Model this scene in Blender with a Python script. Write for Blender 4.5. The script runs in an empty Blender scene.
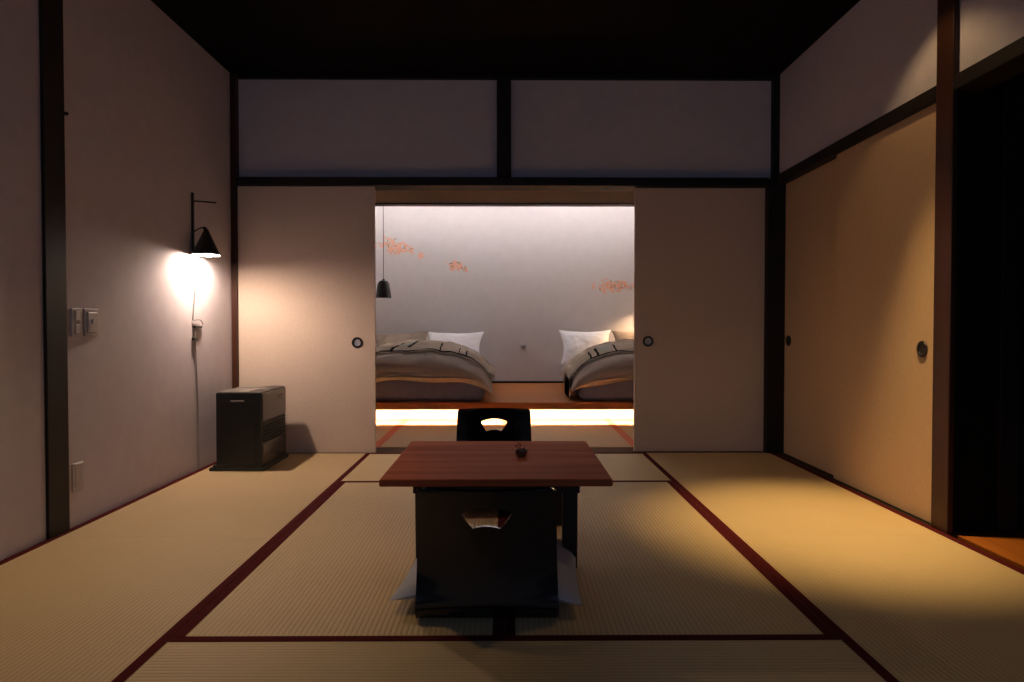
import bpy, bmesh, math, random
from math import radians as R, sin, cos, pi
from mathutils import Vector, Matrix, noise

# ------------------------------------------------------------------ camera, world, lights, exposure
S = bpy.context.scene
C = S.collection
cam_d = bpy.data.cameras.new('camera'); cam = bpy.data.objects.new('camera', cam_d); C.objects.link(cam)
cam_d.sensor_width = 36; cam_d.lens = 24; cam_d.clip_start = 0.02
cam.location = (0, 0, 0.83); cam.rotation_euler = (R(90-1.17), 0, R(-0.42))
S.camera = cam
S.view_settings.view_transform = 'Standard'; S.view_settings.look = 'None'
S.view_settings.gamma = 1; S.view_settings.use_curve_mapping = False
S.view_settings.exposure = 0.0

W = bpy.data.worlds.new('dusk'); S.world = W; W.use_nodes = True
bg = W.node_tree.nodes['Background']; bg.inputs[0].default_value = (0.19, 0.30, 0.50, 1); bg.inputs[1].default_value = 1.9

def lamp(name, kind, loc, target, energy, col, **kw):
    d = bpy.data.lights.new(name, kind); d.energy = energy; d.color = col
    for k, v in kw.items(): setattr(d, k, v)
    o = bpy.data.objects.new(name, d); C.objects.link(o); o.location = loc
    v = Vector(target)-Vector(loc)
    o.rotation_euler = v.to_track_quat('-Z', 'Y').to_euler()
    return o

# dusk daylight enters by the window behind the camera
po = lamp('window_portal', 'AREA', (0, -1.62, 1.25), (0, 3, 1.25), 1, (1,1,1), shape='RECTANGLE', size=2.6, size_y=1.5)
po.data.cycles.is_portal = True
# ceiling spotlight over the right hand tatami row, and an added one at left
SPOT = (1.42, 2.78, 2.38)
SPOT_FILL = (-1.15, 2.30, 2.38)
lamp('ceiling_spot_beam', 'SPOT', SPOT, (1.38, 2.84, 0), 255, (1.0, 0.69, 0.30), spot_size=R(45), spot_blend=1.0, shadow_soft_size=0.03)
lamp('ceiling_spot_spill', 'SPOT', SPOT, (SPOT[0]+.10, SPOT[1], 0), 8, (1.0, 0.68, 0.32), spot_size=R(100), spot_blend=0.4, shadow_soft_size=0.02)

EM_LAMP = 1600.0      # wall lamp bulb
EM_COVE = 74.0      # cove strip over the bed wall
EM_PLAT = 400.0      # strip under the sleeping platform
EM_FILL = 260.0       # glow added in the unlit left pendant to lift the pillow
EM_BED = 1100.0       # bedside pendant bulb

lamp('added_spot_left', 'SPOT', SPOT_FILL, (-1.10, 2.10, 0), 38, (1.0, 0.68, 0.30), spot_size=R(62), spot_blend=1.0, shadow_soft_size=0.05)  # added fill for the left floor, no known fixture there

# ------------------------------------------------------------------ materials
def nm(name):
    m = bpy.data.materials.new(name); m.use_nodes = True
    nt = m.node_tree; return m, nt, nt.nodes['Principled BSDF']
def noisecol(nt, b, c1, c2, scale=(1,1,1), nscale=5, detail=4, coord='Object'):
    tc = nt.nodes.new('ShaderNodeTexCoord'); mp = nt.nodes.new('ShaderNodeMapping')
    mp.inputs['Scale'].default_value = scale
    n = nt.nodes.new('ShaderNodeTexNoise'); n.inputs['Scale'].default_value = nscale; n.inputs['Detail'].default_value = detail
    r = nt.nodes.new('ShaderNodeValToRGB')
    r.color_ramp.elements[0].position = .3; r.color_ramp.elements[1].position = .7
    r.color_ramp.elements[0].color = (*c1, 1); r.color_ramp.elements[1].color = (*c2, 1)
    L = nt.links
    L.new(tc.outputs[coord], mp.inputs['Vector']); L.new(mp.outputs[0], n.inputs['Vector'])
    L.new(n.outputs['Fac'], r.inputs[0]); L.new(r.outputs[0], b.inputs['Base Color'])
    return tc, mp, n, r
def bump(nt, b, src, strength=.2, dist=.002):
    bp = nt.nodes.new('ShaderNodeBump'); bp.inputs['Strength'].default_value = strength; bp.inputs['Distance'].default_value = dist
    nt.links.new(src, bp.inputs['Height']); nt.links.new(bp.outputs[0], b.inputs['Normal'])
def mat(name, c1, c2=None, rough=.6, nscale=5, scale=(1,1,1), bstr=0, metal=0, spec=.5, coat=0, bdist=.002, sheen=0):
    m, nt, b = nm(name)
    c2 = c2 or tuple(x*1.12 for x in c1)
    tc, mp, n, r = noisecol(nt, b, c1, c2, scale, nscale)
    b.inputs['Roughness'].default_value = rough; b.inputs['Metallic'].default_value = metal
    b.inputs['Specular IOR Level'].default_value = spec
    if coat: b.inputs['Coat Weight'].default_value = coat; b.inputs['Coat Roughness'].default_value = .08
    if sheen: b.inputs['Sheen Weight'].default_value = sheen
    if bstr: bump(nt, b, n.outputs['Fac'], bstr, bdist)
    return m
def emit(name, col, strength):
    m, nt, b = nm(name)
    b.inputs['Base Color'].default_value = (*col, 1)
    b.inputs['Emission Color'].default_value = (*col, 1); b.inputs['Emission Strength'].default_value = strength
    return m
def tatami_mat_material(name='woven_rush', lo=(.42, .28, .132, 1), hi=(.69, .50, .275, 1)):
    m, nt, b = nm(name); L = nt.links
    tc = nt.nodes.new('ShaderNodeTexCoord'); sp = nt.nodes.new('ShaderNodeSeparateXYZ'); L.new(tc.outputs['Object'], sp.inputs[0])
    def mth(op, a, bval=None, c=None):
        n = nt.nodes.new('ShaderNodeMath'); n.operation = op
        for i, v in enumerate((a, bval)):
            if v is None: continue
            if isinstance(v, (int, float)): n.inputs[i].default_value = v
            else: L.new(v, n.inputs[i])
        return n.outputs[0]
    ridge = mth('POWER', mth('ABSOLUTE', mth('SINE', mth('MULTIPLY', sp.outputs[0], pi/0.0152))), 0.6)
    n2 = nt.nodes.new('ShaderNodeTexNoise'); n2.inputs['Scale'].default_value = 1.0; n2.inputs['Detail'].default_value = 3
    mp = nt.nodes.new('ShaderNodeMapping'); mp.inputs['Scale'].default_value = (14, 420, 1); L.new(tc.outputs['Object'], mp.inputs[0]); L.new(mp.outputs[0], n2.inputs['Vector'])
    n3 = nt.nodes.new('ShaderNodeTexNoise'); n3.inputs['Scale'].default_value = 3.0; L.new(tc.outputs['Object'], n3.inputs['Vector'])
    r = nt.nodes.new('ShaderNodeValToRGB'); e = r.color_ramp.elements
    e[0].position = .0; e[0].color = lo; e[1].position = 1; e[1].color = hi
    f = mth('ADD', mth('MULTIPLY', ridge, .55), mth('ADD', mth('MULTIPLY', n2.outputs['Fac'], .3), mth('MULTIPLY', n3.outputs['Fac'], .25)))
    L.new(f, r.inputs[0]); L.new(r.outputs[0], b.inputs['Base Color'])
    b.inputs['Roughness'].default_value = .62; b.inputs['Specular IOR Level'].default_value = .3
    bump(nt, b, mth('ADD', ridge, mth('MULTIPLY', n2.outputs['Fac'], .3)), .7, .0018)
    return m
def wood(name, c1, c2, axis=0, rough=.4, coat=0, spec=.5, ring=1.0):
    m, nt, b = nm(name); L = nt.links
    sc = [26*ring, 26*ring, 26*ring]; sc[axis] = 1.2*ring
    tc, mp, n, r = noisecol(nt, b, c1, c2, tuple(sc), 1.0, 6)
    n.inputs['Distortion'].default_value = .6
    b.inputs['Roughness'].default_value = rough; b.inputs['Specular IOR Level'].default_value = spec
    if coat: b.inputs['Coat Weight'].default_value = coat; b.inputs['Coat Roughness'].default_value = .15
    bump(nt, b, n.outputs['Fac'], .15, .001)
    return m

M = dict(
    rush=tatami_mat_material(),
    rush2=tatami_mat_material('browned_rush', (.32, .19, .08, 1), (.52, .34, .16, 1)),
    heri=mat('maroon_cloth_border', (.070,.009,.011), (.10,.014,.015), .9, 300, bstr=.3, bdist=.0005, spec=.03),
    heri_lit=mat('lit_maroon_border', (.55,.15,.08), (.62,.19,.10), .9, 300, spec=.05),  # same maroon border, lit look painted in as a lighter red
    plaster=mat('plaster', (.60,.53,.565), (.64,.57,.60), .9, 14, bstr=.12, spec=.15),
    fusuma=mat('door_paper', (.61,.475,.385), (.65,.51,.415), .8, 60, bstr=.08, bdist=.0006, spec=.2),
    fusuma_r=mat('closet_door_paper', (.58,.39,.235), (.62,.42,.255), .8, 60, bstr=.08, bdist=.0006, spec=.2),
    ink=wood('blackened_wood_post', (.008,.006,.005), (.016,.010,.008), 2, .6, spec=.25),
    inkh=wood('blackened_wood_rail', (.006,.005,.004), (.012,.008,.007), 0, .6, spec=.25),
    inky=wood('blackened_wood_rail_side', (.010,.007,.005), (.018,.011,.008), 1, .6, spec=.25),
    redpost=wood('reddish_dark_post', (.035,.010,.005), (.055,.017,.008), 2, .45, spec=.3),
    ceil=wood('dark_ceiling_boards', (.004,.004,.004), (.007,.006,.006), 1, .9, spec=.05),
    sill=wood('brown_sill', (.085,.040,.020), (.13,.062,.032), 0, .7, spec=.05),
    hallfloor=wood('hall_floorboards', (.32,.09,.012), (.42,.13,.02), 1, .35),
    platform=wood('platform_boards', (.34,.115,.032), (.44,.165,.05), 0, .5, spec=.15),
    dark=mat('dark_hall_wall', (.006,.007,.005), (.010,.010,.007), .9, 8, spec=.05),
    bedwall=mat('bedroom_plaster', (.60,.56,.55), (.63,.59,.575), .9, 10, bstr=.08, spec=.1),
    table=wood('walnut_tabletop', (.30,.070,.028), (.47,.125,.052), 0, .6, coat=0, spec=.015, ring=.55),
    tabledark=wood('dark_table_frame', (.020,.010,.007), (.032,.016,.010), 0, .5, spec=.3),
    lacq=mat('black_lacquer', (.004,.005,.007), (.006,.007,.010), .14, 6, spec=.5, coat=.3),
    cush=mat('pale_cushion_cloth', (.40,.40,.46), (.47,.47,.53), .9, 160, bstr=.3, bdist=.001, sheen=.2, spec=.1),
    heater=mat('black_heater_casing', (.008,.012,.011), (.011,.015,.014), .38, 20, spec=.5),
    heaterg=mat('heater_front_brown', (.055,.036,.026), (.07,.048,.035), .25, 20, spec=.5, coat=.3),
    heatert=mat('heater_top_metallic', (.30,.28,.25), (.36,.33,.30), .3, 20, metal=.6),
    blackm=mat('black_metal', (.010,.010,.010), (.014,.013,.012), .45, 30, spec=.4),
    shade=mat('black_shade', (.012,.012,.011), (.02,.018,.016), .35, 30, spec=.5),
    white=mat('white_plastic', (.55,.52,.50), (.6,.57,.55), .35, 30),
    grey=mat('grey_plastic', (.22,.19,.18), (.28,.24,.22), .4, 30),
    cordw=mat('pale_cord', (.42,.36,.32), (.48,.42,.37), .6, 90),
    plate=mat('wall_plate_plastic', (.44,.39,.39), (.48,.43,.42), .4, 30),
    cordm=mat('grey_cord', (.20,.17,.15), (.26,.23,.2), .6, 90),
    pillow=mat('white_pillowcase', (.82,.80,.82), (.85,.83,.85), .9, 12, bstr=.4, bdist=.006, spec=.1),
    brownp=mat('taupe_pillowcase', (.20,.155,.125), (.25,.195,.155), .9, 12, bstr=.4, bdist=.006, spec=.1),
    duvet=mat('grey_beige_duvet', (.44,.36,.30), (.50,.41,.34), .9, 9, bstr=.5, bdist=.01, spec=.1),
    mattress=mat('mauve_grey_sheet', (.36,.31,.33), (.41,.35,.365), .9, 14, bstr=.3, bdist=.004, spec=.1),
    runner=mat('beige_runner', (.72,.59,.48), (.78,.65,.53), .9, 120, bstr=.2, spec=.1),
    runner2=mat('pale_green_grey_patch', (.63,.62,.55), (.69,.68,.60), .9, 120, spec=.1),
    runnerk=mat('black_woven_line', (.012,.012,.012), (.02,.02,.02), .9, 120, spec=.1),
    blossom=mat('salmon_blossom', (.76,.37,.25), (.85,.50,.38), .9, 40, spec=.1),
    leaf=mat('olive_leaf', (.30,.24,.15), (.38,.32,.22), .9, 40, spec=.1),
    brass=mat('aged_metal_ring', (.02,.015,.012), (.03,.022,.018), .35, 60, metal=.4),
    inset=mat('grey_blue_pull_dish', (.34,.34,.38), (.38,.38,.42), .4, 60, metal=.3),
    cup=mat('brown_glazed_cup', (.06,.025,.016), (.12,.05,.035), .2, 30, coat=.4),
    redleaf=mat('dried_red_leaf', (.20,.04,.015), (.30,.07,.02), .6, 80),
    bulb=emit('warm_bulb', (1.0, .78, .62), EM_LAMP),
    cove=emit('cove_strip', (1.0, .92, .92), EM_COVE),
    plat=emit('platform_strip', (1.0, .74, .46), EM_PLAT),
    fillbulb=emit('added_pendant_glow', (1.0, .84, .72), EM_FILL),
    bedbulb=emit('bedside_bulb', (1.0, .66, .36), EM_BED),
)

# ------------------------------------------------------------------ helpers
def link(name, me, m, parent=None, loc=(0,0,0), rot=(0,0,0)):
    o = bpy.data.objects.new(name, me); C.objects.link(o)
    for x in (m if isinstance(m, (list, tuple)) else [m]): me.materials.append(x)
    if parent: o.parent = parent
    o.location = loc; o.rotation_euler = rot
    return o
def obj(name, bm, m, parent=None, loc=(0,0,0), rot=(0,0,0), smooth=False):
    me = bpy.data.meshes.new(name)
    bmesh.ops.recalc_face_normals(bm, faces=bm.faces)
    if smooth:
        for f in bm.faces: f.smooth = True
    bm.to_mesh(me); bm.free()
    if smooth and hasattr(me, 'set_sharp_from_angle'): me.set_sharp_from_angle(angle=R(40))
    return link(name, me, m, parent, loc, rot)
def tag(o, label, cat, group=None, kind=None):
    if label: o['label'] = label
    if cat: o['category'] = cat
    if group: o['group'] = group
    if kind: o['kind'] = kind
    return o
def thing(name, label, cat, loc=(0,0,0), rz=0, group=None):
    o = bpy.data.objects.new(name, None); C.objects.link(o); o.location = loc; o.rotation_euler = (0,0,rz)
    o.empty_display_size = .1
    return tag(o, label, cat, group)
def box(bm, a, b, bev=0, seg=2):
    a = Vector(a); b = Vector(b); c = (a+b)/2; d = b-a
    t = bmesh.new(); bmesh.ops.create_cube(t, size=1)
    bmesh.ops.scale(t, vec=d, verts=t.verts); bmesh.ops.translate(t, vec=c, verts=t.verts)
    if bev: bmesh.ops.bevel(t, geom=t.edges[:], offset=bev, segments=seg, affect='EDGES', profile=.5)
    me = bpy.data.meshes.new('tmp'); t.to_mesh(me); t.free(); bm.from_mesh(me); bpy.data.meshes.remove(me)
    return bm
def B(a, b, bev=0, seg=2): return box(bmesh.new(), a, b, bev, seg)
def struct(name, a, b, m, bev=0, label=None):
    o = obj(name, B(a, b, bev), m); o['kind'] = 'structure'
    if label: o['label'] = label
    return o
def lathe(bm, prof, seg=32, center=(0,0,0), mtx=None):
    rings = []
    for r, z in prof:
        rings.append([bm.verts.new((r*cos(2*pi*k/seg), r*sin(2*pi*k/seg), z)) for k in range(seg)] if r > 1e-6 else [bm.verts.new((0,0,z))])
    vs = [v for r_ in rings for v in r_]
    for i in range(len(rings)-1):
        p, q = rings[i], rings[i+1]
        for k in range(seg):
            k2 = (k+1) % seg
            if len(p) == 1 and len(q) == 1: continue
            if len(p) == 1: bm.faces.new((p[0], q[k], q[k2]))
            elif len(q) == 1: bm.faces.new((p[k], q[0], p[k2]))
            else: bm.faces.new((p[k], q[k], q[k2], p[k2]))
    m = (mtx or Matrix.Identity(4)); m = Matrix.Translation(center) @ m
    bmesh.ops.transform(bm, matrix=m, verts=vs)
    return bm
def tube(bm, pts, r, seg=10):
    pts = [Vector(p) for p in pts]; prev = None; rings = []
    up = None
    for i, p in enumerate(pts):
        d = (pts[min(i+1, len(pts)-1)]-pts[max(i-1, 0)]).normalized()
        if up is None: up = Vector((0,0,1)) if abs(d.z) < .9 else Vector((1,0,0))
        a = d.cross(up).normalized(); up = a.cross(d).normalized()
        rings.append([bm.verts.new(p + a*r*cos(2*pi*k/seg) + up*r*sin(2*pi*k/seg)) for k in range(seg)])
    for i in range(len(rings)-1):
        for k in range(seg):
            bm.faces.new((rings[i][k], rings[i+1][k], rings[i+1][(k+1)%seg], rings[i][(k+1)%seg]))
    bm.faces.new(rings[0]); bm.faces.new(rings[-1][::-1])
    return bm
def smoothpath(pts, n=8):
    pts = [Vector(p) for p in pts]; out = []
    P = [pts[0]]+pts+[pts[-1]]
    for i in range(1, len(P)-2):
        for j in range(n):
            t = j/n; a, b, c, d = P[i-1], P[i], P[i+1], P[i+2]
            out.append(.5*((2*b)+(-a+c)*t+(2*a-5*b+4*c-d)*t*t+(-a+3*b-3*c+d)*t**3))
    out.append(pts[-1]); return out
def copy_tree(o, parent=None):
    c = o.copy(); C.objects.link(c); c.parent = parent
    for ch in list(o.children): copy_tree(ch, c)
    return c

# ------------------------------------------------------------------ the setting: main room
XL, XR, YB, YF, ZC = -1.80, 1.765, 4.52, -1.6, 2.48
struct('floor', (-2.0, YF-.1, -.12), (3.4, 8.0, -.052), M['sill'])
struct('ceiling', (-2.0, YF-.1, ZC), (XR+.10, 4.66, ZC+.08), M['ceil'])
struct('wall_left', (XL-.12, YF-.1, -.05), (XL, 4.66, ZC), M['plaster'])
# right wall: plaster over the lintel, closet below, then opening to the hall
struct('wall_right', (1.785, 2.80, 1.80), (1.90, 4.66, ZC), M['plaster'])
struct('wall_right_transom', (1.785, .50, 1.80), (1.90, 2.745, ZC), M['plaster'])
struct('wall_right_front', (1.785, YF-.1, -.05), (1.90, .50, ZC), M['plaster'])
struct('wall_closet_back', (1.90, 2.86, -.05), (1.96, 4.66, ZC), M['dark'])
struct('trim_1', (1.765, .50, 1.765), (1.90, 4.47, 1.825), M['inky'], .003)               # lintel right
struct('trim_2', (1.762, 2.704, -.05), (1.786, 2.812, ZC), M['redpost'], .004)              # post by the hall
struct('trim_3', (1.712, 4.47, -.05), (1.90, 4.66, 1.80), M['ink'], .003)                 # corner post right
struct('trim_4', (1.745, 4.48, 1.80), (1.79, 4.66, ZC), M['ink'], .003)
struct('trim_5', (1.766, 2.812, -.05), (1.90, 4.47, -.001), M['inky'])                       # closet sill
struct('trim_6', (XL, 2.662, -.05), (XL+.013, 2.79, ZC), M['ink'], .003)                  # post left wall
struct('trim_7', (XL, 4.475, -.05), (XL+.036, 4.66, ZC), M['redpost'], .003)                  # corner post left
struct('wall_back', (XL, 4.53, 1.78), (1.79, 4.64, ZC), M['plaster'])
struct('trim_8', (XL+.036, 4.465, 1.752), (1.712, 4.64, 1.806), M['inkh'], .003)               # lintel over doors
struct('trim_9', (-.066, 4.475, 1.806), (.027, 4.60, ZC), M['ink'], .003)                 # short post
struct('trim_10', (XL+.036, 4.495, 2.455), (1.745, 4.56, ZC), M['inkh'], .002)
struct('trim_11', (XL+.036, 4.492, -.05), (1.712, 4.72, -.004), M['sill'], .002)              # sill of the sliding doors
# wall behind the camera with the window
struct('wall_front_low', (XL, YF-.1, -.05), (1.785, YF, .50), M['plaster'])
struct('wall_front_high', (XL, YF-.1, 2.0), (1.785, YF, ZC), M['plaster'])
struct('wall_front_left', (XL, YF-.1, .50), (-1.3, YF, 2.0), M['plaster'])
struct('wall_front_right', (1.3, YF-.1, .50), (1.785, YF, 2.0), M['plaster'])
wf = bmesh.new()
for a, b in (((-1.3,-.06,.50),(1.3,-.02,.54)), ((-1.3,-.06,1.96),(1.3,-.02,2.0)), ((-1.3,-.06,.54),(-1.26,-.02,1.96)), ((1.26,-.06,.54),(1.3,-.02,1.96)), ((-.02,-.06,.54),(.02,-.02,1.96))):
    box(wf, (a[0], YF+a[1], a[2]), (b[0], YF+b[1], b[2]), .003)
w = obj('window_1', wf, M['ink']); w['kind'] = 'structure'

# hall
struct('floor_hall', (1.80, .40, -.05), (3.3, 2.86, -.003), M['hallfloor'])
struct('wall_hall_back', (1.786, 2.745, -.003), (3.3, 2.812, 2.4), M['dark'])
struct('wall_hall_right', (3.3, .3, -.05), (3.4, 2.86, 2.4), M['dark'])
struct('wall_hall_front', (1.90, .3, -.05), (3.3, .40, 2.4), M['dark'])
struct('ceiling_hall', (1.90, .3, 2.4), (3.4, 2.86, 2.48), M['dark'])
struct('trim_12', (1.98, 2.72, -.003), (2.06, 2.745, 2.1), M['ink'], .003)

# second room and sleeping platform
struct('wall_left_rear', (XL-.12, 4.66, -.05), (XL, 8.0, 2.5), M['bedwall'])
struct('wall_right_rear', (2.02, 4.66, -.05), (2.14, 8.0, 2.5), M['bedwall'])
struct('ceiling_rear', (XL, 4.66, 2.42), (2.02, 8.0, 2.5), M['dark'])
struct('wall_header', (XL, 5.80, 1.880), (2.02, 5.90, 2.42), M['fusuma'])
struct('trim_13', (XL, 5.797, 1.868), (2.02, 5.903, 1.880), M['redpost'], .001)
struct('wall_bedroom_back', (XL, 7.89, -.05), (2.02, 8.0, 2.42), M['bedwall'])
struct('baseboard_back', (XL, 7.878, .182), (2.02, 7.892, .205), M['inkh'])
struct('wall_light_stop', (1.90, 4.60, -.05), (2.14, 4.66, 2.5), M['bedwall'])  # added piece, stops world light leaking in at the corner gap
struct('trim_15', (XL, 5.85, .120), (2.02, 5.868, .163), M['platform'], .002)
pl = obj('platform_deck', B((XL, 5.85, .163), (2.02, 7.89, .182), .003), M['platform']); pl['kind'] = 'structure'
pl.name = 'floor_platform'
struct('trim_14', (XL, 6.15, -.05), (2.02, 6.18, .163), M['bedwall'])                         # recessed riser

# ------------------------------------------------------------------ tatami mats
def tatami(cx, cy, w, l, rot, label, heri='heri', group=None, z=0, hw=.031, rush='rush'):
    bm = B((-w/2+.0006, -l/2+.0006, -.05), (w/2-.0006, l/2-.0006, -.001), .0008, 1)
    o = obj('tatami_mat', bm, M[rush], None, (cx, cy, z), (0,0,R(rot)))
    tag(o, label, 'tatami mat', group)
    for s in (-1, 1):
        x0, x1 = (w/2-hw, w/2-.001) if s > 0 else (-w/2+.001, -w/2+hw)
        obj('cloth_border', B((x0, -l/2+.0006, -.0012), (x1, l/2-.0006, .0008), .0005, 1), M[heri], o)
    return o
XA, XB_, XC, XD = -1.798, -.896, .888, 1.764
XM = (XB_+XC)/2-.004
YS = [4.490, 3.64, 1.822, .912, .002, -.908, -1.598]
tatami((XA+XB_)/2, (4.49+2.70)/2, XB_-XA, 4.49-2.70, 0, 'tatami mat along the left wall under the black heater')
tatami((XA+XB_)/2, (2.70+.90)/2, XB_-XA, 1.80, 0, 'tatami mat along the left wall, in the lower left corner of the photo')
tatami((XC+XD)/2, (4.49+2.72)/2, XD-XC, 4.49-2.72, 0, 'brightly spotlit tatami mat in front of the closet doors')
tatami((XC+XD)/2, (2.72+.92)/2, XD-XC, 1.80, 0, 'tatami mat beside the dark hall opening, in the lower right corner of the photo')
tatami((XB_+XC)/2, (4.49+3.64)/2, 4.49-3.64, XC-XB_, 90, 'tatami mat lying crosswise behind the low table by the sliding doors')
tatami((XB_+XM)/2, (3.64+1.822)/2, XM-XB_, 3.64-1.822, 0, 'tatami mat left of the centre seam under the left half of the table')
tatami((XM+XC)/2, (3.64+1.822)/2, XC-XM, 3.64-1.822, 0, 'tatami mat right of the centre seam under the right half of the table')
tatami((XB_+XC)/2, (1.822+.912)/2, .91, XC-XB_, 90, 'tatami mat lying crosswise in front of the near chair at the bottom edge')
g = 'tatami mats in the rear room'
X2 = [XL+.002, -.910, -.004, .900, 1.828]
for i, lb in enumerate(['rear room tatami mat behind the left sliding door', 'rear room tatami mat left of the far chair, lit by the floor strip',
                        'rear room tatami mat right of the far chair, lit by the floor strip', 'rear room tatami mat behind the right sliding door']):
    tatami((X2[i]+X2[i+1])/2, (4.722+6.148)/2, X2[i+1]-X2[i], 6.148-4.722, 0, lb, 'heri_lit', rush='rush2')
# floor behind the camera
struct('floor_front_boards', (XL, YF, -.052), (1.76, .90, -.002), M['sill'])

# ------------------------------------------------------------------ sliding doors
def pull(parent, loc, rot, r=.036, dish='inset'):
    bm = bmesh.new(); lathe(bm, [(r*.62, .002), (r*.66, .006), (r*.95, .006), (r, .003), (r, -.004), (r*.62, -.004), (r*.62, .002)], 36)
    ring = obj('door_pull', bm, M['brass'], parent, loc, rot, True)
    bm = bmesh.new(); lathe(bm, [(0, .0005), (r*.45, .001), (r*.63, .003), (r*.63, -.002), (0, -.002)], 32)
    obj('pull_dish', bm, M[dish], ring, smooth=True)
d = obj('door_1', B((XL+.037, 4.497, 0.0), (-.868, 4.523, 1.751), .0025), M['fusuma'])
tag(d, 'plain beige sliding door behind the black heater, warmly lit', 'sliding door'); d['kind'] = 'structure'
pull(d, (-.985, 4.4965, .728), (R(90),0,0))
d = obj('door_2', B((.848, 4.534, 0.0), (1.728, 4.560, 1.751), .0025), M['fusuma'])
tag(d, 'plain dim beige sliding door right of the opening to the beds', 'sliding door'); d['kind'] = 'structure'
pull(d, (.938, 4.5335, .735), (R(90),0,0))
d = obj('door_3', B((1.822, 3.62, 0.002), (1.846, 4.468, 1.764), .002), M['fusuma_r'])
tag(d, 'darker closet door in the rear track next to the far corner', 'closet door'); d['kind'] = 'structure'
pull(d, (1.8215, 4.40, .742), (R(90),0,R(-90)), .034, 'brass')
d = obj('door_4', B((1.787, 2.814, 0.002), (1.811, 3.71, 1.764), .002), M['fusuma_r'])
tag(d, 'brighter closet door in the front track next to the red-brown post', 'closet door'); d['kind'] = 'structure'
pull(d, (1.7865, 2.92, .735), (R(90),0,R(-90)), .036, 'brass')

# ------------------------------------------------------------------ low table
TX, TY = -.036, 2.605
t = thing('low_table', 'square dark walnut low table with black frame between two legless chairs', 'table', (TX, TY, 0))
obj('tabletop', B((-.384, -.378, .306), (.384, .378, .331), .006, 3), M['table'], t)
bm = bmesh.new()
box(bm, (-.285,-.285,.262), (.285,-.262,.306), .002); box(bm, (-.285,.262,.262), (.285,.285,.306), .002)
box(bm, (-.285,-.262,.262), (-.262,.262,.306), .002); box(bm, (.262,-.262,.262), (.285,.262,.306), .002)
obj('apron', bm, M['tabledark'], t)
for sx in (-1, 1):
    for sy in (-1, 1):
        bm = B((-.026,-.026,0), (.026,.026,.264), .004)
        for v in bm.verts:
            if v.co.z < .05: v.co.x *= .94; v.co.y *= .94
        obj('leg', bm, M['tabledark'], t, (sx*.253, sy*.253, 0))

# small cup with dried sprigs
t = thing('flower_cup', 'tiny brown cup holding dried red leaves on the table', 'cup', (.055, 2.62, .331))
bm = bmesh.new(); lathe(bm, [(0,.0),(.014,0),(.020,.006),(.024,.018),(.022,.028),(.020,.028),(.021,.018),(.017,.008),(0,.006)], 28)
obj('cup', bm, M['cup'], t, smooth=True)
random.seed(4)
for k, (dx, dy, h) in enumerate(((-.020,.004,.045),(-.006,.010,.050),(.012,.002,.040),(.024,-.004,.028),(-.028,-.004,.030))):
    bm = bmesh.new(); tube(bm, smoothpath([(dx*.2,dy*.2,.008),(dx*.6,dy*.6,h*.6),(dx,dy,h)], 5), .0009, 6)
    st = obj('sprig', bm, M['cup'], t, smooth=True)
    for q in range(3):
        a = random.uniform(0, 6.28); L_ = .014; W_ = .005
        bm = bmesh.new(); n = 8; top = []; 
        for i in range(n):
            an = 2*pi*i/n; p = Vector((L_/2+L_/2*cos(an), W_*sin(an), .002*cos(2*an)))
            top.append(p)
        f = bm.faces.new([bm.verts.new(p) for p in top])
        ex = bmesh.ops.extrude_face_region(bm, geom=[f]); bmesh.ops.translate(bm, vec=(0,0,.0008), verts=[v for v in ex['geom'] if isinstance(v, bmesh.types.BMVert)])
        bmesh.ops.transform(bm, matrix=Matrix.Rotation(a,4,'Z')@Matrix.Rotation(random.uniform(-.8,.3),4,'Y'), verts=bm.verts)
        f_ = .55+.22*q
        obj('leaf', bm, M['redleaf'], st, (dx*f_, dy*f_, h*f_))

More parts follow.
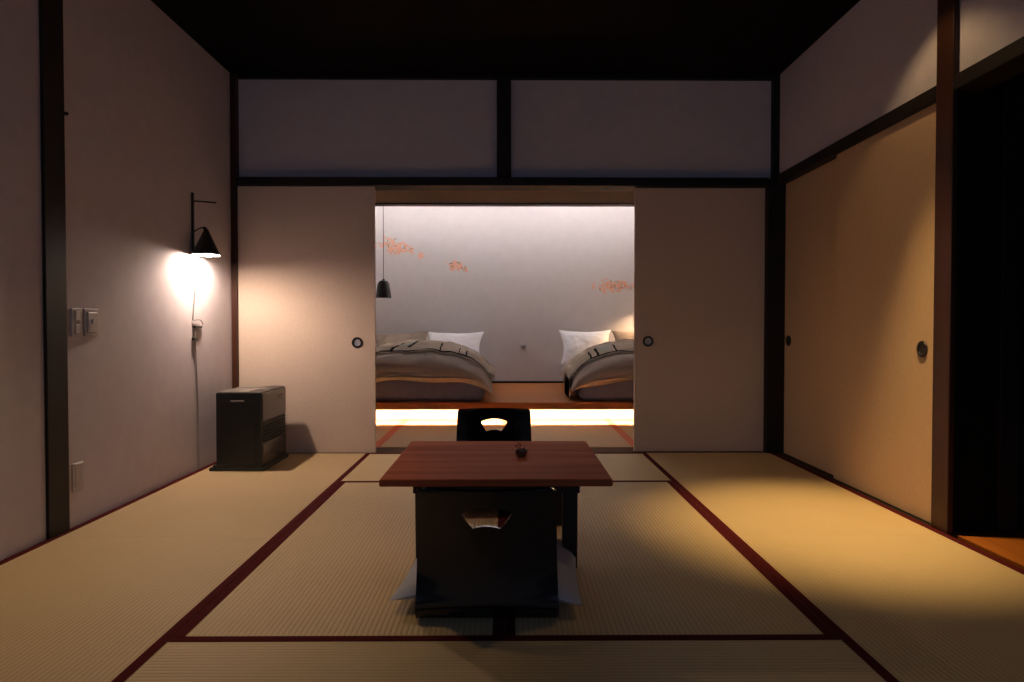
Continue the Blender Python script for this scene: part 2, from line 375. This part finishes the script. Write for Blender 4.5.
# ------------------------------------------------------------------ legless chairs
def chair_mesh():
    # side profile of the moulded sheet, from the top of the back to the front of the seat
    prof = smoothpath([(-.058,.392),(-.034,.335),(-.008,.265),(.006,.205),(.006,.145),(-.004,.088),(-.012,.050),(-.006,.020),(.020,.009),(.11,.010),(.25,.012),(.36,.010),(.40,.008)], 7)
    # arc length
    n = len(prof); T = .011; cols = 33
    bm = bmesh.new(); grid = {}
    total = [0]
    for i in range(1, n): total.append(total[-1]+((prof[i][0]-prof[i-1][0])**2+(prof[i][1]-prof[i-1][1])**2)**.5 if False else total[-1]+math.hypot(prof[i][0]-prof[i-1][0], prof[i][1]-prof[i-1][1]))
    Ltot = total[-1]
    for i in range(n):
        y, z = prof[i][0], prof[i][1]
        a = prof[max(i-1,0)]; b = prof[min(i+1,n-1)]
        tx, tz = b[0]-a[0], b[1]-a[1]; l = math.hypot(tx, tz); ny, nz = -tz/l, tx/l     # normal on the sitter's side
        s = total[i]; w = .192+.008*min(1, s/.35)
        r = .018
        if s < r: w -= r-math.sqrt(max(0, r*r-(r-s)**2))
        if Ltot-s < .05: q = .05; w -= q-math.sqrt(max(0, q*q-(q-(Ltot-s))**2))
        up = min(1, max(0, (z-.03)/.25))
        for j in range(cols):
            u = -1+2*j/(cols-1); x = w*u
            bow = -.038*(1-u*u)*up
            grid[i,j,0] = bm.verts.new((x, y+bow, z))
            grid[i,j,1] = bm.verts.new((x, y+bow+ny*T, z+nz*T))
    for i in range(n-1):
        for j in range(cols-1):
            bm.faces.new((grid[i,j,0],grid[i,j+1,0],grid[i+1,j+1,0],grid[i+1,j,0]))
            bm.faces.new((grid[i,j,1],grid[i+1,j,1],grid[i+1,j+1,1],grid[i,j+1,1]))
    for i in range(n-1):
        for j in (0, cols-1):
            bm.faces.new((grid[i,j,0],grid[i+1,j,0],grid[i+1,j,1],grid[i,j,1]))
    for j in range(cols-1):
        for i in (0, n-1):
            bm.faces.new((grid[i,j,0],grid[i,j+1,0],grid[i,j+1,1],grid[i,j,1]))
    bmesh.ops.remove_doubles(bm, verts=bm.verts, dist=1e-5)
    bmesh.ops.recalc_face_normals(bm, faces=bm.faces)
    me = bpy.data.meshes.new('sheet'); bm.to_mesh(me); bm.free()
    a = bpy.data.objects.new('sheet', me); C.objects.link(a)
    # fan shaped hand hole
    pts = []
    cx, cz, r1, r2 = 0, .165, .178, .122
    A = R(24)
    out = [(r1*sin(t_), cz+r1*cos(t_)) for t_ in [ -A*1.0 + 2*A*k/8 for k in range(9)]]
    inn = [(r2*sin(t_)*.86, cz+r2*cos(t_)) for t_ in [ A*.95 - 2*A*.95*k/8 for k in range(9)]]
    ring = out+inn
    for _ in range(3):
        ring = [q for k in range(len(ring)) for q in (
            (ring[k][0]*.75+ring[(k+1)%len(ring)][0]*.25, ring[k][1]*.75+ring[(k+1)%len(ring)][1]*.25),
            (ring[k][0]*.25+ring[(k+1)%len(ring)][0]*.75, ring[k][1]*.25+ring[(k+1)%len(ring)][1]*.75))]
    bm = bmesh.new(); f = bm.faces.new([bm.verts.new((x,-.3,z)) for x, z in ring])
    ex = bmesh.ops.extrude_face_region(bm, geom=[f]); bmesh.ops.translate(bm, vec=(0,.45,0), verts=[v for v in ex['geom'] if isinstance(v, bmesh.types.BMVert)])
    bmesh.ops.recalc_face_normals(bm, faces=bm.faces)
    mc = bpy.data.meshes.new('cut'); bm.to_mesh(mc); bm.free()
    c = bpy.data.objects.new('cut', mc); C.objects.link(c)
    md = a.modifiers.new('b', 'BOOLEAN'); md.object = c; md.operation = 'DIFFERENCE'; md.solver = 'EXACT'
    bpy.context.view_layer.update()
    dg = bpy.context.evaluated_depsgraph_get()
    res = bpy.data.meshes.new_from_object(a.evaluated_get(dg)); res.materials.clear()
    bpy.data.objects.remove(a); bpy.data.objects.remove(c)
    for p in res.polygons: p.use_smooth = True
    res.set_sharp_from_angle(angle=R(35))
    return res
CH = thing('legless_chair', 'near black lacquered legless chair seen from behind, fan-shaped hole in backrest', 'chair', (-.056, 1.900, 0), 0, 'black legless chairs at the table')
link('moulded_shell', chair_mesh(), M['lacq'], CH)
bm = bmesh.new()
box(bm, (-.15,.08,0.0), (.15,.30,.0105), .002)
obj('floor_pad', bm, M['blackm'], CH)
CH2 = copy_tree(CH); CH2.location = (-.068, 3.555, .0015); CH2.rotation_euler = (0,0,R(180.8))
CH2['label'] = 'far black lacquered legless chair behind the table, facing the camera'

def pillow_bm(a, b, T, pinch=.09, n=28, seed=0, wr=.004, ex=2.6):
    bm = bmesh.new(); g = {}
    for side in (0, 1):
        for i in range(n+1):
            for j in range(n+1):
                u = -1+2*i/n; v = -1+2*j/n
                if side == 1 and (i in (0,n) or j in (0,n)): g[1,i,j] = g[0,i,j]; continue
                x = a*u*(1-pinch*(1-v*v)); y = b*v*(1-pinch*(1-u*u))
                h = T*((1-abs(u)**ex)*(1-abs(v)**ex))**.55
                w_ = wr*noise.noise(Vector((x*9+seed, y*9, side*5)))+wr*.6*noise.noise(Vector((x*22+seed, y*22, side*7)))
                h2 = h+w_*min(1, h/T*2)
                g[side,i,j] = bm.verts.new((x, y, h2 if side == 0 else -h2))
    for i in range(n):
        for j in range(n):
            bm.faces.new((g[0,i,j],g[0,i+1,j],g[0,i+1,j+1],g[0,i,j+1]))
            q = (g[1,i,j],g[1,i,j+1],g[1,i+1,j+1],g[1,i+1,j])
            if len(set(q)) >= 3:
                try: bm.faces.new(q)
                except ValueError: pass
    return bm
def cushion(loc, rz, label, seed):
    bm = pillow_bm(.280, .265, .046, .035, 34, seed, .003, 3.4)
    for v in bm.verts:      # the flanks sag over the sides of the chair
        over = max(0, abs(v.co.x)-.17)
        v.co.z -= over*.26
    o = obj('floor_cushion', bm, M['cush'], None, loc, (0,0,rz), True)
    tag(o, label, 'cushion', 'cushions on the legless chairs')
    return o
cushion((-.046, 2.210, .064), R(-4), 'pale blue-grey cushion poking out both sides of the near chair', 3)
cushion((-.066, 3.26, .062), R(2), 'pale cushion on the far chair, hidden behind the table', 9)

# ------------------------------------------------------------------ paraffin heater
t = thing('space_heater', 'black boxy space heater on the floor in the left corner', 'heater', (-1.54, 4.145, 0))
hx0, hx1, hy0, hy1 = -.135, .125, -.215, .215
obj('casing', B((hx0, hy0, .022), (hx1, hy1, .452), .004, 2), M['heater'], t)
bm = B((hx0-.040, hy0-.008, .0), (hx1+.018, hy1+.008, .020), .005); box(bm, (hx0-.020, hy0-.004, .018), (hx1+.006, hy1+.004, .034), .004)
obj('base_tray', bm, M['heater'], t)
obj('top_panel', B((hx0+.012, hy0+.006, .4515), (hx1-.006, hy1-.010, .4575), .002), M['heatert'], t)
tl = obj('tank_lid', B((hx0+.02, .04, .457), (.03, hy1-.03, .462), .002), M['heatert'], t)
cp = obj('control_panel', B((.045, hy0+.03, .457), (hx1-.012, hy1-.04, .460), .001), M['heater'], t)
for k in range(5): obj('button', B((.060, hy0+.06+k*.05, .4595), (.080, hy0+.085+k*.05, .4625), .001), M['grey'], cp)
fp = obj('front_panel', B((hx1-.003, hy0+.012, .285), (hx1+.006, hy1-.008, .446), .003), M['heaterg'], t)
obj('display', B((hx1+.004, .075, .385), (hx1+.0075, .165, .418), .001), M['grey'], fp)
gr = obj('outlet_grille', B((hx1-.002, hy0+.016, .158), (hx1+.002, hy1-.012, .280), .001), M['blackm'], t)
for k in range(7):
    bm = B((-.001, hy0+.020, -.001), (.012, hy1-.016, .0012), .0004)
    obj('louvre', bm, M['blackm'], gr, (hx1+.001, 0, .170+k*.017), (0, R(25), 0))
obj('lower_panel', B((hx1-.003, hy0+.012, .036), (hx1+.006, hy1-.008, .154), .003), M['heaterg'], t)
bm = B((-.050, hy0-.0025, .398), (.028, hy0+.004, .409), .003)
obj('carry_slot', bm, M['grey'], t)
obj('side_panel', B((hx0+.01, hy0-.0015, .045), (hx1-.035, hy0+.003, .400), .001), M['heater'], t)

# ------------------------------------------------------------------ wall lamp
LY = 3.925
t = thing('wall_lamp', 'black wall lamp with cone shade and bracket on left wall, switched on', 'wall lamp', (XL, LY, 1.232))
obj('wall_bar', B((.000, -.008, .015), (.012, .008, .365), .002), M['blackm'], t)
bm = bmesh.new(); tube(bm, [(.006,0,.318),(.140,0,.308)], .0042, 10); obj('upper_arm', bm, M['blackm'], t, smooth=True)
bm = bmesh.new(); tube(bm, smoothpath([(.008,0,.140),(.035,0,.158),(.068,0,.168),(.085,0,.160)], 6), .004, 10)
lathe(bm, [(0,-.006),(.010,-.006),(.010,.006),(0,.006)], 16, (.075,0,.160), Matrix.Rotation(R(90),4,'X'))
obj('lower_arm', bm, M['blackm'], t, smooth=True)
tilt = Matrix.Rotation(R(-7), 4, 'X')
bm = bmesh.new(); lathe(bm, [(.0,.150),(.009,.150),(.012,.146),(.078,-.0),(.0765,-.001),(.0105,.140),(0,.140)], 40)
sh = obj('cone_shade', bm, M['shade'], t, (.080, 0, .008), (R(-1.5),0,0), True)
bm = bmesh.new(); lathe(bm, [(0,.136),(.010,.134),(.0735,.003),(.0750,.003),(.0115,.137),(0,.139)], 40)
obj('white_lining', bm, M['white'], sh, smooth=True)
bm = bmesh.new(); bmesh.ops.create_uvsphere(bm, u_segments=24, v_segments=14, radius=.024); bmesh.ops.translate(bm, vec=(.014,0,.017), verts=bm.verts)
obj('bulb', bm, M['bulb'], sh, smooth=True)
path = smoothpath([(.010,.0,.03),(.008,.020,-.04),(.007,.028,-.115),(.007,.008,-.256),(.007,-.010,-.345),(.007,-.006,-.362),(.009,.04,-.360),(.010,.082,-.363),(.010,.105,-.385),(.010,.080,-.400)], 8)
bm = bmesh.new(); tube(bm, path, .0028, 8); cd = obj('cord', bm, M['cordm'], t, smooth=True)
bm = bmesh.new(); tube(bm, smoothpath([(.008,.010,-.400),(.008,.008,-.47),(.008,.018,-.56),(.007,.03,-.70),(.006,.040,-.85),(.006,.045,-1.05),(.006,.045,-1.229)], 8), .0045, 8)
obj('cord', bm, M['cordw'], t, smooth=True)
obj('cord_clip', B((.001,-.005,-.407), (.018,.085,-.396), .002), M['blackm'], t)
obj('cord_switch', B((.001,-.020,-.478), (.018,.020,-.462), .003), M['blackm'], t)

# ------------------------------------------------------------------ switches, sockets on the left wall
def plate(name, label, cat, y, z, w, h, n, m='grey'):
    t = thing(name, label, cat, (XL, y, z))
    obj('cover_plate', B((0,-w/2,-h/2), (.008,w/2,h/2), .003), M[m], t)
    return t
t = plate('light_switch', 'white rocker switch on left wall, directly beside the dark post', 'switch', 2.862, .850, .070, .118, 2, 'white')
for k in (-.028, .028): obj('rocker', B((.007,-.014,k-.020), (.0115,.014,k+.020), .0015), M['white'], t)
obj('surround', B((.0065,-.022,-.052), (.0085,.022,.052), .001), M['grey'], t)
t = plate('thermostat', 'square-edged wall control plate right of the rocker switch', 'wall control', 2.962, .850, .100, .118, 1, 'plate')
obj('dial_panel', B((.007,-.036,-.045), (.014,.034,.045), .004), M['plate'], t)
bm = bmesh.new(); lathe(bm, [(0,.0),(.010,.0),(.009,.006),(0,.006)], 20); obj('dial', bm, M['white'], t, (.014,-.004,.004), (0,R(90),0), True)
t = plate('power_socket', 'pale power socket low on the left wall beside the dark post', 'socket', 2.855, .205, .070, .118, 1, 'plate')
obj('socket_face', B((.007,-.020,-.040), (.0105,.020,.040), .002), M['plate'], t)
obj('top_hood', B((.004,-.030,.050), (.016,.030,.058), .002), M['white'], t)
bm = bmesh.new(); lathe(bm, [(0,0),(.006,0),(.008,.012),(.004,.02),(0,.02)], 12)
o = obj('wall_hook', bm, M['blackm'], None, (XL+.013, 2.782, 1.690), (0,R(90),0), True); tag(o, 'tiny black hook high on the dark post at left', 'hook')
# white device in a socket on the bed wall
t = thing('wall_socket', 'small pale socket with plug low on the bedroom wall between beds', 'socket', (.186, 7.89, .610))
obj('cover_plate', B((-.040,-.008,-.055), (.040,0,.055), .003), M['bedwall'], t)
obj('socket_face', B((-.028,-.011,-.045), (.028,-.007,.045), .002), M['white'], t)
obj('plug', B((-.022,-.045,-.034), (.022,-.011,.000), .005), M['grey'], t)
obj('night_light', B((-.036,-.032,.010), (.036,-.010,.026), .005), M['white'], t)

# ------------------------------------------------------------------ ceiling spot over the right mats, added one over the left
def spotlight(p, label):
    t = thing('ceiling_spotlight', label, 'spotlight', (p[0], p[1], ZC))
    bm = bmesh.new(); lathe(bm, [(0,0),(.045,0),(.045,-.02),(0,-.02)], 24); obj('mount', bm, M['blackm'], t, smooth=True)
    bm = bmesh.new(); lathe(bm, [(.0,-.02),(.034,-.02),(.036,-.078),(.033,-.078),(.031,-.03),(0,-.03)], 24); obj('barrel', bm, M['blackm'], t, smooth=True)
spotlight(SPOT, 'small black ceiling spotlight close to the right wall, out of frame')
spotlight(SPOT_FILL, 'added black ceiling spotlight over the left tatami row, out of frame')

# ------------------------------------------------------------------ strips of light in the rear room
t = obj('cove_light_strip', B((XL+.02, 7.390, 2.398), (1.99, 7.415, 2.412), .001), M['cove'])
tag(t, 'white light strip along the top of the bedroom wall, hidden by header', 'light strip')
t = obj('floor_light_strip', B((XL+.02, 5.880, .156), (1.99, 5.896, .162), .001), M['plat'])
tag(t, 'warm light strip under the front edge of the sleeping platform', 'light strip')

# ------------------------------------------------------------------ pendants
def pendant(loc, label, lit):
    t = thing('pendant_lamp', label, 'pendant lamp', loc)
    bm = bmesh.new()
    prof = [(0,.195),(.012,.195),(.014,.182),(.040,.176),(.058,.150),(.070,.08),(.082,.0),(.080,.0),(.067,.08),(.055,.146),(.038,.170),(0,.176)]
    lathe(bm, prof, 36); obj('bell_shade', bm, M['shade'], t, smooth=True)
    bm = bmesh.new(); tube(bm, [(0,0,.19),(0,0,2.42-loc[2]-.01)], .0032, 8); obj('cord', bm, M['blackm'], t, smooth=True)
    bm = bmesh.new(); lathe(bm, [(0,0),(.04,0),(.04,.02),(0,.02)], 20, (0,0,2.40-loc[2])); obj('ceiling_rose', bm, M['blackm'], t, smooth=True)
    bm = bmesh.new(); bmesh.ops.create_uvsphere(bm, u_segments=20, v_segments=12, radius=.030); bmesh.ops.translate(bm, vec=(0,0,.06), verts=bm.verts)
    obj('bulb', bm, M['bedbulb'] if lit else M['fillbulb'], t, smooth=True)  # left pendant's glow is added to brighten the bed below
    return t
pendant((-1.262, 7.0, 1.125), 'black bell-shaped pendant hanging over the left bed', False)
pendant((1.60, 7.55, 1.10), 'lit black bell pendant over the right bed, hidden by sliding door', True)

# ------------------------------------------------------------------ beds
PZ = .182
def sgn(x): return 1 if x >= 0 else -1
def bed(cx, side, lab):
    hw = .60; y0, y1 = 5.935, 7.84
    tl = {'L': 'left', 'R': 'right'}[side]
    bm = B((-hw, y0, PZ), (hw, y1, PZ+.235), .055, 5)
    m = obj('mattress', bm, M['mattress'], None, (cx,0,0), (0,0,0), True)
    tag(m, 'mauve-grey sheeted mattress on the platform under the %s duvet' % tl, 'mattress')
    # duvet dome
    dw = .675; d0, d1 = 5.745, 7.40; n, k = 56, 56
    sd = 3.1 if side == 'L' else 8.7
    def top(u, v):
        # u, v in -1..1 ; v=-1 is the foot end
        yy = (d0+d1)/2+(d1-d0)/2*v
        zt = .695 - .055*max(0, v)**1.5
        e = (max(0, 1-abs(u)**2.5))**.62 * (max(0, 1-abs(v)**(2.2 if v < 0 else 3.2)))**.60
        hem = .405 - .105*abs(u)**3.0*(.4+.6*max(0,-v)**1) + .012*sin(u*7+sd)*max(0,-v)**4
        z = hem+(zt-hem)*e
        p = Vector((u*2.2+sd, v*2.6, sd))
        z += (.020*noise.noise(p*1.6)+.010*noise.noise(p*4))*min(1, e*2)
        x = dw*u*(1-.03*(1-abs(v)))
        tuck = (1-e)**5; z -= .04*(1-e)**6
        if v < 0: yy += .13*tuck*max(0, -v)**2
        yy2 = yy + (0.025*noise.noise(Vector((u*3+sd, 0, 1))) if v < -.5 else 0)*(-v-.5)*2
        return Vector((x, yy2, z)), hem
    bm = bmesh.new(); g = {}
    def rs(i, n):    # denser toward the rim
        t_ = -1+2*i/n; return sin(t_*pi/2)
    for i in range(n+1):
        for j in range(k+1):
            u, v = rs(i,n), rs(j,k); p, hem = top(u, v); g[0,i,j] = bm.verts.new(p)
    for i in range(n+1):
        for j in range(k+1):
            if i in (0,n) or j in (0,k): g[1,i,j] = g[0,i,j]; continue
            u, v = rs(i,n), rs(j,k); p, hem = top(u, v)
            rim = min(1, min(1-abs(u), 1-abs(v))*9)
            inner = hem-.012*sin(rim*pi) + (.424-hem)*rim*1.0
            g[1,i,j] = bm.verts.new((p.x, p.y, min(inner, p.z-.004)))
    for i in range(n):
        for j in range(k):
            bm.faces.new((g[0,i,j],g[0,i+1,j],g[0,i+1,j+1],g[0,i,j+1]))
            try: bm.faces.new((g[1,i,j],g[1,i,j+1],g[1,i+1,j+1],g[1,i+1,j]))
            except ValueError: pass
    o = obj('duvet', bm, M['duvet'], None, (cx,0,0), (0,0,0), True)
    tag(o, 'puffy grey-beige duvet on the %s bed' % tl, 'duvet')
    # runner lying across the duvet
    v0, v1 = (-.70, -.08); low = .34 if side == 'L' else .20
    N, K = 220, 60
    bm = bmesh.new(); gg = {}
    total = 1.0+.26
    for i in range(N+1):
        s = -total+2*total*i/N
        for j in range(K+1):
            v = v0+(v1-v0)*j/K
            u = max(-.93, min(.93, s*.93/1.0))
            p, hem = top(u, v)
            if abs(s) > 1:
                f = (abs(s)-1)/.26
                zz = p.z+(low-p.z)*f
                p = Vector((sgn(s)*(dw*.955+.030*min(1,f*4)), p.y, zz))
                off = Vector((sgn(s)*.012, 0, 0))
            else:
                pu = top(u+.01, v)[0]-top(u-.01, v)[0]; pv = top(u, v+.01)[0]-top(u, v-.01)[0]
                off = pu.cross(pv).normalized()*.012
            gg[i,j] = bm.verts.new(p+off)
    for i in range(N):
        for j in range(K):
            f = bm.faces.new((gg[i,j],gg[i+1,j],gg[i+1,j+1],gg[i,j+1]))
            s = (-total+2*total*(i+.5)/N); q = (j+.5)/K
            mi = 0
            if .03 < q < .08: mi = 2
            if .90 < q < .935: mi = 2
            def bar(c, w, q0, q1, sl=0): return abs(s-c-(q-.3)*sl) < w/2 and q0 < q < q1
            if side == 'L':
                if bar(.33,.020,.085,.62) or bar(.60,.018,.085,.5) or bar(.70,.018,.085,.5): mi = 2
                if bar(-.31,.05,.085,.60,.25) or bar(-.02-.08,.05,.20,.70,.25): mi = 2
                if bar(-.20,.14,.20,.60,.25): mi = 1
            else:
                if bar(-.78,.03,.085,.60) or bar(-.68,.03,.085,.60) or bar(-.42,.02,.085,.6): mi = 2
                if bar(-.55,.16,.20,.60): mi = 1
                if bar(.05,.04,.45,.55): mi = 2
            f.material_index = mi
    ext = bmesh.ops.solidify(bm, geom=bm.faces[:], thickness=.006)
    o = obj('bed_runner', bm, [M['runner'], M['runner2'], M['runnerk']], None, (cx,0,0), (0,0,0), True)
    tag(o, 'beige bed runner with black lines across the %s duvet' % tl, 'bed runner')
bed(-.80, 'L', ''); bed(1.235, 'R', '')
def pil(a, b, T, m, loc, rot, label, seed, group):
    o = obj('pillow', pillow_bm(a, b, T, .15, 30, seed, .010), M[m], None, loc, rot, True)
    tag(o, label, 'pillow', group)
pil(.325, .205, .085, 'pillow', (-.585, 7.63, .600), (R(62), R(0), R(-3)), 'white pillow leaning on the wall at the head of the left bed', 1, None)
pil(.315, .210, .080, 'brownp', (-1.16, 7.53, .606), (R(52), R(-3), R(10)), 'taupe pillow beside the white one on the left bed', 2, None)
pil(.300, .215, .085, 'pillow', (.885, 7.62, .610), (R(62), R(0), R(3)), 'white pillow leaning on the wall at the head of the right bed', 5, None)
pil(.300, .200, .080, 'brownp', (1.475, 7.60, .620), (R(60), R(0), R(0)), 'taupe pillow right of the white one on the right bed', 7, None)

# ------------------------------------------------------------------ blossom decals on the bed wall
def decal(cx, cz, w, h, n, seed, label, slope=0):
    random.seed(seed); bm = bmesh.new()
    for k in range(int(n*1.35)):
        u = max(-1, min(1, random.gauss(0, .45))); v = random.gauss(0, .38)*(1-.55*abs(u))
        x = u*w/2; z = v*h + slope*u; r = random.uniform(.010, .021)
        leaf = random.random() < .22
        npet = 5 if not leaf else 2
        a0 = random.uniform(0, 6.28)
        for p in range(npet):
            a = a0+2*pi*p/npet; px, pz = x+cos(a)*r*.55, z+sin(a)*r*.55
            q = []
            for i in range(8):
                t_ = 2*pi*i/8; lx, lz = r*.52*cos(t_), r*.36*sin(t_)
                q.append(bm.verts.new((px+lx*cos(a)-lz*sin(a), -.0005-.00002*k, pz+lx*sin(a)+lz*cos(a))))
            f = bm.faces.new(q); f.material_index = 1 if leaf else 0
            ex = bmesh.ops.extrude_face_region(bm, geom=[f])
            bmesh.ops.translate(bm, vec=(0,.0004,0), verts=[v_ for v_ in ex['geom'] if isinstance(v_, bmesh.types.BMVert)])
    o = obj('blossom_decal', bm, [M['blossom'], M['leaf']], None, (cx, 7.8895, cz), (0,0,0))
    tag(o, label, 'wall painting', 'painted blossom clusters on the bedroom wall')
K_ = 7.89/682.7
def wp(px, py): return ((px-507)*K_, .83+(327-py)*K_)
for (px, py, w, h, n, sd, lb, sl) in (
    (396, 247, .42, .12, 75, 1, 'largest salmon blossom cluster on the bedroom wall, behind the pendant cord', -.045),
    (374, 246, .14, .14, 12, 8, 'salmon blossom cluster at the left edge of the doorway, left of the cord', 0),
    (420, 256, .09, .05, 8, 2, 'tiniest painted blossom tuft on the wall, right of the largest cluster', 0),
    (456, 266, .27, .075, 42, 3, 'small salmon blossom cluster in the middle of the bedroom wall', -.04),
    (614, 286, .48, .095, 80, 5, 'salmon blossom cluster on the wall above the right bed', 0)):
    x, z = wp(px, py); decal(x, z, w, h, n, sd, lb, sl)
